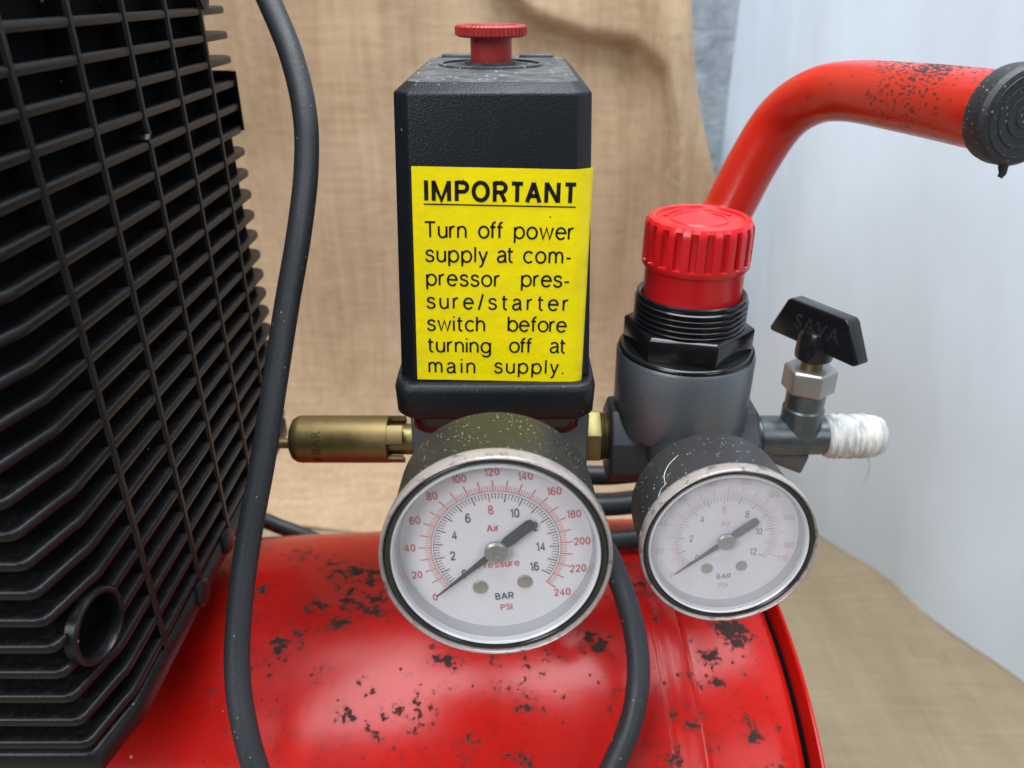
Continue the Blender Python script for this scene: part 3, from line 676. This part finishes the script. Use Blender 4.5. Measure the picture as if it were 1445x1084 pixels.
# gauges
def gauge(name, C, RB, tilt, yaw, roll, bars, psi_lab, a0, per_bar, mats, words, plabel, stem=.098):
    case_m, lens_m, ink_b, ink_r = mats
    ct, st = cos(tilt), sin(tilt)
    Rx = Matrix(((1, 0, 0, 0), (0, ct, st, 0), (0, -st, ct, 0), (0, 0, 0, 1)))
    T = Matrix.Translation(C) @ Matrix.Rotation(yaw, 4, 'Z') @ Rx
    k = RB/.033
    P = lambda pr: [(r*k, h*k) for r, h in pr]
    mb = MB(); mb.lathe(P([(.006, .0345), (.0285, .0345), (.0302, .0338), (.0309, .0322), (.0315, .0052), (.0303, .0052), (.0303, .0150), (.004, .0150)]), 'y', seg=120, T=T)
    g_ = build(name, mb, case_m, root, angle=40); g_['label'] = plabel
    mb = MB(); mb.lathe(P([(.0064, .030), (.0064, .050)]), 'y', seg=6, T=T); mb.lathe(P([(.0050, .048), (.0050, stem)]), 'y', seg=32, T=T); build('gauge_stem', mb, M['brass_old'], g_)
    mb = MB(); mb.lathe(P([(.0316, .0056), (.0325, .0050), (.0329, .0036), (.0330, .0010), (.0329, -.0003), (.0327, -.0009), (.0323, -.0012), (.0319, -.0009), (.0317, .0000), (.0316, .0050), (.0316, .0056)]), 'y', seg=140, T=T, cap0=False, cap1=False)
    build('bezel', mb, M['bezel'], g_, angle=60)
    mb = MB(); mb.lathe(P([(.0316, .0002), (.0311, -.0001), (.0305, .0000), (.0300, .0005), (.0296, .0018), (.0316, .0024)]), 'y', seg=120, T=T, cap0=False, cap1=False); build('gasket', mb, M['ring_dark'], g_)
    mb = MB(); mb.lathe(P([(.0298, .0016), (.0297, .0002), (.0294, -.0003), (.0290, -.0002), (.0286, .0006), (.0284, .0016)]), 'y', seg=120, T=T, cap0=False, cap1=False); build('lens_rim', mb, M['lens_edge'], g_, angle=60)
    DZ = .0056
    mb = MB(); mb.lathe(P([(.0286, .0012), (.0281, .0024), (.0276, DZ+.0003)]), 'y', seg=120, T=T, cap0=False, cap1=False); build('inner_rim', mb, M['wall_ring'], g_)
    mb = MB(); mb.lathe(P([(.0296, DZ+.0008), (.0296, DZ), (.0002, DZ)]), 'y', seg=96, T=T); build('dial', mb, M['dial'], g_, angle=30)
    def place(vs_, x, y, rot, lift=.00012, sc=1.):
        c, s = cos(rot), sin(rot)
        return [T @ Vector(((x+(px*c-py*s)*sc)*k, (DZ-lift)*k, (y+(px*s+py*c)*sc)*k)) for px, py in vs_]
    black, red = MB(), MB()
    def tick(mb, ang, r0, r1, wd):
        c, s = cos(ang), sin(ang)
        mb.add(place([(r0*c+wd*s, r0*s-wd*c), (r1*c+wd*s, r1*s-wd*c), (r1*c-wd*s, r1*s+wd*c), (r0*c-wd*s, r0*s+wd*c)], 0, 0, 0), [(0, 1, 2, 3)])
    ang = lambda b: radians(a0-per_bar*b)
    def arc(mb, b0, b1, r, wd, n=90):
        vs_ = [((r+s*wd)*cos(ang(b0+(b1-b0)*i/n)), (r+s*wd)*sin(ang(b0+(b1-b0)*i/n))) for s in (-1, 1) for i in range(n+1)]
        mb.add(place(vs_, 0, 0, 0), [(i, i+1, i+n+2, i+n+1) for i in range(n)])
    for i in range(bars*5+1):
        L_ = .0027 if i % 5 == 0 else .0017
        m_ = red if i == bars*5//2 else black
        tick(m_, ang(i/5), .0180-L_, .0180, .00016 if i % 5 == 0 else .00010)
    arc(black, 0, bars, .0180, .00006); bmax = psi_lab[-1]/14.5
    arc(red, 0, bmax, .0187, .00009)
    step = 2
    for i in range(0, psi_lab[-1]+1, step):
        L_ = .0035 if i % 10 == 0 else .0018
        tick(red, ang(i/14.5), .0187, .0187+L_, .00016 if i % 10 == 0 else .00009)
    def word(mb, s, size, x, y, rot, bold=0., sx=1.):
        cap = size*.70; n = sum(max(q[0] for st in GLYPH[c] for q in st) for c in s)
        if len(s) > 1: vs_, fs_ = strokes(s, cap, .17, (n*.95+.17+.26*(len(s)-1))*cap)
        else: vs_, fs_ = strokes(s, cap, .17, (n*.95+.17)*cap)
        cx_ = (min(q[0] for q in vs_)+max(q[0] for q in vs_))/2; cy_ = cap/2
        mb.add(place([((q[0]-cx_)*sx, q[1]-cy_) for q in vs_], x, y, rot), fs_)
    for b in range(0, bars+1, 2):
        a = ang(b); word(red if b == bars//2 else black, str(b), .0040, .0128*cos(a), .0128*sin(a), roll*.7, .00003, .85)
    for p in psi_lab:
        a = ang(p/14.5); word(red, str(p), .0034, .0248*cos(a), .0248*sin(a), roll*.6, .00004, .95)
    cr, sr = cos(roll), sin(roll)
    for s, size, x, y, which in words: word(red if which == 'r' else black, s, size, x*cr-y*sr, x*sr+y*cr, roll*.7, .00004)
    build('bar_scale', black, ink_b, g_, recalc=False, flat=True); build('psi_scale', red, ink_r, g_, recalc=False, flat=True)
    for sx in (-.0066, .0066):
        x, y = sx*cr+.0125*sr, sx*sr-.0125*cr
        mb = MB(); mb.lathe([(.0022*k, 0), (.0022*k, -.0005*k), (.0017*k, -.0008*k), (.0003*k, -.0008*k)], 'y', (x*k, DZ*k, y*k), 24, T=T); build('dial_screw', mb, M['screw_brass'], g_)
    na = ang(0)-.02; c, s = cos(na), sin(na)
    prof = [(.0236, .00015), (.012, .0006), (.004, .0010), (-.003, .0013), (-.0045, .0017), (-.0128, .0017), (-.0142, .0011)]
    ring = [(r*c-w_*s, r*s+w_*c) for r, w_ in prof]+[(r*c+w_*s, r*s-w_*c) for r, w_ in reversed(prof)]
    mb = MB(); mb.loft([[T @ Vector((x*k, (DZ-h)*k, y*k)) for x, y in ring] for h in (.0013, .0017)]); build('needle', mb, M['needle'], g_)
    mb = MB(); mb.lathe([(.0024*k, -.0003*k), (.0024*k, -.0016*k), (.0034*k, -.0017*k), (.0034*k, -.0026*k), (.0028*k, -.0031*k), (.0009*k, -.0032*k), (.0008*k, -.0029*k)], 'y', (0, DZ*k, 0), 36, T=T); build('needle_hub', mb, M['nut_grey'], g_)
    mb = MB(); mb.lathe(P([(.0288, .0004), (.0276, -.0001), (.020, -.0006), (.010, -.0009), (.0003, -.0010)]), 'y', seg=72, T=T, cap0=False); build('lens', mb, lens_m, g_, angle=80)
    return g_
gauge('pressure_gauge', (-.0045, .1729, -.1434), .033, radians(5), radians(.7), radians(8), 16, list(range(0, 241, 20)), 223, 15.8,
      (M['case'], M['lens'], M['ink_dial'], M['ink_red']),
      [('Air', .0032, 0, .0068, 'r'), ('Pressure', .0030, 0, -.0055, 'r'), ('BAR', .0032, 0, -.0168, 'b'), ('PSI', .0028, 0, -.0208, 'r')],
      'large round gauge reading 0 to 16 bar below the yellow label')
gauge('pressure_gauge', (.0643, .1838, -.1479), .0265, radians(5), radians(1.3), radians(4), 12, list(range(0, 161, 20))+[170], 220, 20.6,
      (M['case2'], M['lens_foggy'], M['ink_grey'], M['ink_red_pale']),
      [('Air', .0032, 0, .0068, 'r'), ('BAR', .0032, 0, -.0168, 'b'), ('PSI', .0028, 0, -.0208, 'r')],
      'smaller round gauge with foggy lens below the red regulator knob', .062)

# regulator
RX = .0696
def hexprof(mb, axis, o, rc, h0, h1, rot=0, ch=.0012, seg=6):
    vs_ = []
    for r, h in ((rc-ch, h0), (rc, h0+ch*.7), (rc, h1-ch*.7), (rc-ch, h1)):
        ring = []
        for j in range(seg):
            a = 2*pi*j/seg+rot; c, d = r*cos(a), r*sin(a)
            p = {'z': (c, d, h), 'x': (h, c, d)}[axis]; ring.append((p[0]+o[0], p[1]+o[1], p[2]+o[2]))
        vs_.append(ring)
    mb.loft(vs_)
mb = MB(); mb.lathe([(.016, -.1655), (.0255, -.1630), (.0272, -.1605), (.0274, -.1300), (.0268, -.1288), (.020, -.1286)], 'z', (RX, YC, 0), 96)
reg = build('pressure_regulator', mb, M['diecast'], root, angle=40)
mb = MB(); hexprof(mb, 'x', (0, YC, -.1715), .0185, .0400, .1010, rot=radians(22.5), ch=.0014, seg=8)
mb.lathe([(.019, -.186), (.0215, -.183), (.0225, -.160)], 'z', (RX, YC, 0), 64)
mb.lathe([(.0095, .2285), (.0105, .2300), (.0110, .2700)], 'y', (.0648, 0, -.1660), 40)
build('regulator_block', mb, M['diecast_dark'], reg, bevel=.0006)
mb = MB(); hexprof(mb, 'z', (RX, YC, 0), .0254, -.1278, -.1170, rot=radians(44), ch=.0014)
mb.lathe([(.0262, -.1296), (.0268, -.1290), (.0268, -.1276), (.0258, -.1268)], 'z', (RX, YC, 0), 72)
build('lock_nut', mb, M['gloss_black'], reg, bevel=.0007)
pr = [(.0205, -.1180)]; z = -.1172
while z < -.1072:
    pr += [(.0207, z), (.0217, z+.0007), (.0217, z+.0012), (.0207, z+.0019)]; z += .0022
pr += [(.0212, -.1060), (.0210, -.1050), (.0203, -.1046), (.0190, -.1052), (.0188, -.115)]
mb = MB(); mb.lathe(pr, 'z', (RX, YC, 0), 80); build('bonnet_thread', mb, M['gloss_black'], reg, angle=30)
mb = MB(); mb.lathe([(.0186, -.1100), (.0187, -.0925), (.0191, -.0915)], 'z', (RX, YC, 0), 80); build('knob_sleeve', mb, M['knob_red'], reg)
ZG = [-.0937, -.0930, -.0912, -.0909, -.0800, -.0786, -.0772, -.0760, -.0754]
prk = [(.0180, -.0940), (.0198, -.0937), (.0202, -.0930), (.0202, -.0914), (.0202, -.0911), (.0201, -.0800), (.0200, -.0788), (.0196, -.0772), (.0186, -.0759), (.0172, -.0754), (.0164, -.0757), (.0160, -.0765), (.0112, -.0765), (.0108, -.0761), (.0098, -.0761), (.0094, -.0766), (.001, -.0766)]
NG = 22
def flute(i, a, r):
    ph = (a*NG/(2*pi)) % 1
    if i in (4, 5, 6, 7):
        d = .0017 if i < 6 else (.0012 if i == 6 else .0003)
        return r-d*(1 if .25 < ph < .75 else 0)
    return r
mb = MB(); mb.lathe(prk, 'z', (RX, YC, 0), NG*12, rf=flute); build('regulator_knob', mb, M['knob_red'], reg, angle=30)
for sgn in (-1, 1):       # raised arc arrows in the knob's recess
    mb = MB(); n = 16; vs2 = [((.0128+.0008*s)*cos(pi/2+sgn*(.35+.9*i/n)), (.0128+.0008*s)*sin(pi/2+sgn*(.35+.9*i/n))) for s in (-1, 1) for i in range(n+1)]
    mb.loft([[(RX+x, YC+y, z) for x, y in vs2[:n+1]+vs2[n+1:][::-1]] for z in (-.0768, -.0760)]); build('raised_arc', mb, M['knob_red'], reg)
# brass nipple between switch and regulator
mb = MB(); hexprof(mb, 'x', (0, YC, -.1700), .0118, .0302, .0375, rot=radians(30), ch=.0008); nip = build('brass_nipple', mb, M['brass_old'], root, bevel=.0003)
mb = MB(); mb.lathe([(.0085, .0372), (.0098, .0374), (.0102, .0380), (.0098, .0386), (.0094, .0390), (.0098, .0394), (.0096, .0402), (.0090, .0410)], 'x', (0, YC, -.1700), 40); build('nipple_thread', mb, M['brass_old'], nip)
# outlet valve
VX = .1215
mb = MB(); mb.lathe([(.0072, .0995), (.0090, .0998), (.0092, .1030), (.0084, .1036), (.0084, .1040), (.0088, .1044), (.0086, .1210), (.0080, .1255), (.0078, .1330), (.006, .1332)], 'x', (0, YC, -.1700), 48)
val = build('outlet_valve', mb, M['steel_dark'], root, angle=45)
mb = MB(); mb.lathe([(.0084, -.1740), (.0084, -.1560), (.0078, -.1552), (.0078, -.1470)], 'z', (VX, YC, 0), 44); build('valve_neck', mb, M['steel_dark'], val)
mb = MB(); mb.loft([[(.104, YC-.006, -.176), (.1262, YC-.006, -.176), (.1262, YC+.006, -.176), (.104, YC+.006, -.176)], [(.112, YC-.005, -.1815), (.1240, YC-.005, -.1868), (.1240, YC+.005, -.1868), (.112, YC+.005, -.1815)]]); build('valve_keel', mb, M['steel_dark'], val, bevel=.0016)
mb = MB(); hexprof(mb, 'z', (VX, YC, 0), .0105, -.1478, -.1372, rot=radians(35), ch=.0010); build('gland_nut', mb, M['nut_grey'], val, bevel=.0003)
mb = MB(); mb.lathe([(.0042, -.1380), (.0042, -.1300)], 'z', (VX, YC, 0), 28); build('valve_spindle', mb, M['brass'], val)
dv = Vector((.50, -.866)); T = Matrix.Translation((VX, YC, 0)) @ Matrix.Rotation(atan2(dv.y, dv.x), 4, 'Z')
mb = MB()
wing = [(-.0215, -.1270), (-.0205, -.1282), (.0205, -.1282), (.0222, -.1268), (.0150, -.1125), (.0135, -.1115), (-.0130, -.1115), (-.0145, -.1122)]
mb.prism(wing, -.0034, .0034, 'xz', T)
hd = build('valve_handle', mb, M['gloss_black'], val, bevel=.0019, segs=4)
mb = MB(); mb.lathe([(.0060, -.1338), (.0072, -.1330), (.0075, -.1312), (.0072, -.1240), (.0062, -.1215), (.0040, -.1205)], 'z', (VX, YC, 0), 40); build('handle_hub', mb, M['gloss_black'], val)
vs_, fs_ = text('SAVA', .0082, 'MIDDLE', .0001, width=.0215)
for y0 in (-.00355,):
    mb = MB(); mb.add([(x+.002, y0, y-.1193) for x, y in vs_], fs_, T); o = build('handle_lettering', mb, M['cap_black'], val, recalc=False, flat=True)
    so = o.modifiers.new('thick', 'SOLIDIFY'); so.thickness = .0006; so.offset = 0
pr = [(.0070, .1320), (.0086, .1324)]; x = .1330
while x < .1490:
    pr += [(.0090, x), (.0095, x+.0007), (.0095, x+.0013), (.0091, x+.0020)]; x += .0024
pr += [(.0094, .1505), (.0090, .1535), (.0078, .1562), (.0058, .1575), (.002, .1578)]
mb = MB(); mb.lathe(pr, 'x', (0, YC, -.1700), 60, rf=lambda i, a, r: r*(1+.022*sin(2*a+i*.9)+.016*sin(5*a-i*1.7)+.010*sin(9*a+i*2.3))); build('taped_thread', mb, M['tape'], val, angle=50)
fib = crom([(.152, YC-.003, -.1785), (.1535, YC-.003, -.184), (.1528, YC-.004, -.189), (.1518, YC-.003, -.194)], 8)
mb = MB(); mb.tube(fib, .00018, 5); build('tape_strand', mb, M['tape'], val)

# safety valve
mb = MB()
seg = 96
def cast(i, a, r): return r
mb.lathe([(.002, -.0936), (.0066, -.0936), (.0086, -.0926), (.0098, -.0908), (.0101, -.0890), (.0101, -.0522), (.0095, -.0518), (.0086, -.0518), (.003, -.0518)], 'x', (0, YC, -.1715), seg)
sv = build('safety_valve', mb, M['brass'], root, angle=40)
mb = MB()
for k in range(4):          # castellated end
    a0 = radians(25+90*k); n = 8
    ro = [(cos(a0+radians(46)*i/n), sin(a0+radians(46)*i/n)) for i in range(n+1)]
    sec = [(r*.0100, s*.0100) for r, s in ro]+[(r*.0080, s*.0080) for r, s in reversed(ro)]
    mb.loft([[(x, YC+c, -.1715+d) for c, d in sec] for x in (-.0520, -.0455)])
build('castellation', mb, M['brass'], sv)
mb = MB(); mb.lathe([(.0066, -.0520), (.0066, -.0390)], 'x', (0, YC, -.1715), 32); build('valve_thread', mb, M['brass_old'], sv)
mb = MB(); mb.lathe([(.001, -.1030), (.0020, -.1026), (.0022, -.1010), (.0022, -.0935)], 'x', (0, YC-.001, -.1730), 20); build('release_pin', mb, M['brass_old'], sv)
mb = MB()
for s, a_c in (('BAR', radians(22)), ('8', radians(-27))):      # stamped rating, reading up the barrel
    vs_, fs_ = text(s, .0052, 'MIDDLE', .00003, spacing=1.15)
    def wrap(px, py):
        a = a_c+px/.0102           # around the barrel
        return (-.0812-py, YC-.01014*cos(a), -.1715+.01014*sin(a))
    mb.add([wrap(px, py) for px, py in vs_], fs_)
build('stamped_rating', mb, M['engraving'], sv, recalc=False, flat=True)

# handle
def at(u, v, dep):
    sx, t = (u-722.5)/_F, (542-v)/_F; return Vector((sx*dep, (_C+t*_S)*dep, (-_S+t*_C)*dep))
hp = crom([(.098, .372, -.300), (.0985, .373, -.25), (.1000, .375, -.18), at(995, 360, .384), at(1028, 295, .379), at(1064, 226, .370), at(1103, 168, .358), at(1148, 137, .341), at(1200, 129, .321), at(1285, 139, .280), at(1375, 153, .2465), at(1437, 163, .230)], 12)
mb = MB(); mb.tube(hp, .0119, 40); hnd = build('carry_handle', mb, M['handle_red'], root, angle=60)
d = (hp[-1]-hp[-6]).normalized(); T = Matrix.Translation(hp[-1]) @ Vector((0, 0, 1)).rotation_difference(d).to_matrix().to_4x4()
rings_ = [(.0124, -.0060), (.0142, -.0052), (.0146, -.0030), (.0144, .0012), (.0134, .0026), (.0120, .0030)]
for rr_ in (.0116, .0088, .0058, .0030): rings_ += [(rr_+.0003, .0030), (rr_+.0002, .0033), (rr_-.0001, .0033), (rr_-.0002, .0030)]
mb = MB(); mb.lathe(rings_+[(.0004, .0031)], 'z', seg=72, T=T)
build('end_cap', mb, M['case2'], hnd, angle=25)
mb = MB(); e = hp[-1]+d*.001+Vector((-.001, 0, -.0149)); mb.tube([e+Vector((0, 0, .003)), e, e+Vector((.0004, 0, -.0018)), e+Vector((-.0002, 0, -.0030))], lambda t: .0017*(1-.55*t), 10); build('rubber_drip', mb, M['cap_black'], hnd)

# cables
c1 = [at(340, -90, .285), at(374, -12, .285), at(410, 75, .283), at(430, 160, .281), at(432, 240, .280), at(422, 330, .278), at(405, 430, .277), at(388, 540, .276), at(371, 650, .275), at(351, 760, .274), at(338, 860, .272), at(335, 950, .270), at(346, 1030, .268), at(368, 1105, .268), at(400, 1180, .27)]
mb = MB(); mb.tube(crom(c1, 12), .0044, 24); build('power_cable', mb, M['cable'], root, angle=80)
c2 = [Vector((.020, .262, -.200)), Vector((.028, .243, -.215)), at(846, 770, .318), at(872, 815, .315), at(893, 880, .308), at(901, 945, .302), at(893, 1010, .297), at(868, 1075, .292), at(830, 1150, .288)]
mb = MB(); mb.tube(crom(c2, 12), .0045, 24); build('power_cable', mb, M['cable'], root, angle=80)
for k, (yy, zz, rr) in enumerate(((.330, -.2200, .0050), (.322, -.2330, .0052), (.335, -.2395, .0045), (.305, -.2415, .0045))):
    pts = [(-.025, yy+.02, zz-.004), (.01, yy+.004, zz), (.045, yy, zz), (.075, yy+.002, zz+.001), (.100, yy+.012, zz-.010), (.110, yy+.035, zz-.035)]
    mb = MB(); mb.tube(crom(pts, 8), rr, 16); build('hose', mb, M['cable'], root, angle=80)
pts = [(-.25, .385, -.268), (-.165, .376, -.2765), (-.134, .372, -.2855), (-.11, .372, -.297), (-.09, .376, -.302)]
mb = MB(); mb.tube(crom(pts, 8), .0045, 16); build('hose', mb, M['cable'], root, angle=80)

def on_case(C, rad, a, yy, k): return Vector((C[0]+rad*sin(a), C[1]+yy, C[2]+rad*cos(a)-yy*.087))
G2 = (.0643, .1838, -.1479)
fb = crom([on_case(G2, .02545, -.98, .006, 1), on_case(G2, .0256, -.90, .008, 1), on_case(G2, .0257, -.83, .0085, 1), on_case(G2, .0257, -.80, .013, 1), on_case(G2, .0257, -.70, .0165, 1), on_case(G2, .0256, -.55, .019, 1)], 8)
mb = MB(); mb.tube(fb, .00011, 5); build('stray_fibre', mb, M['tape'], root)
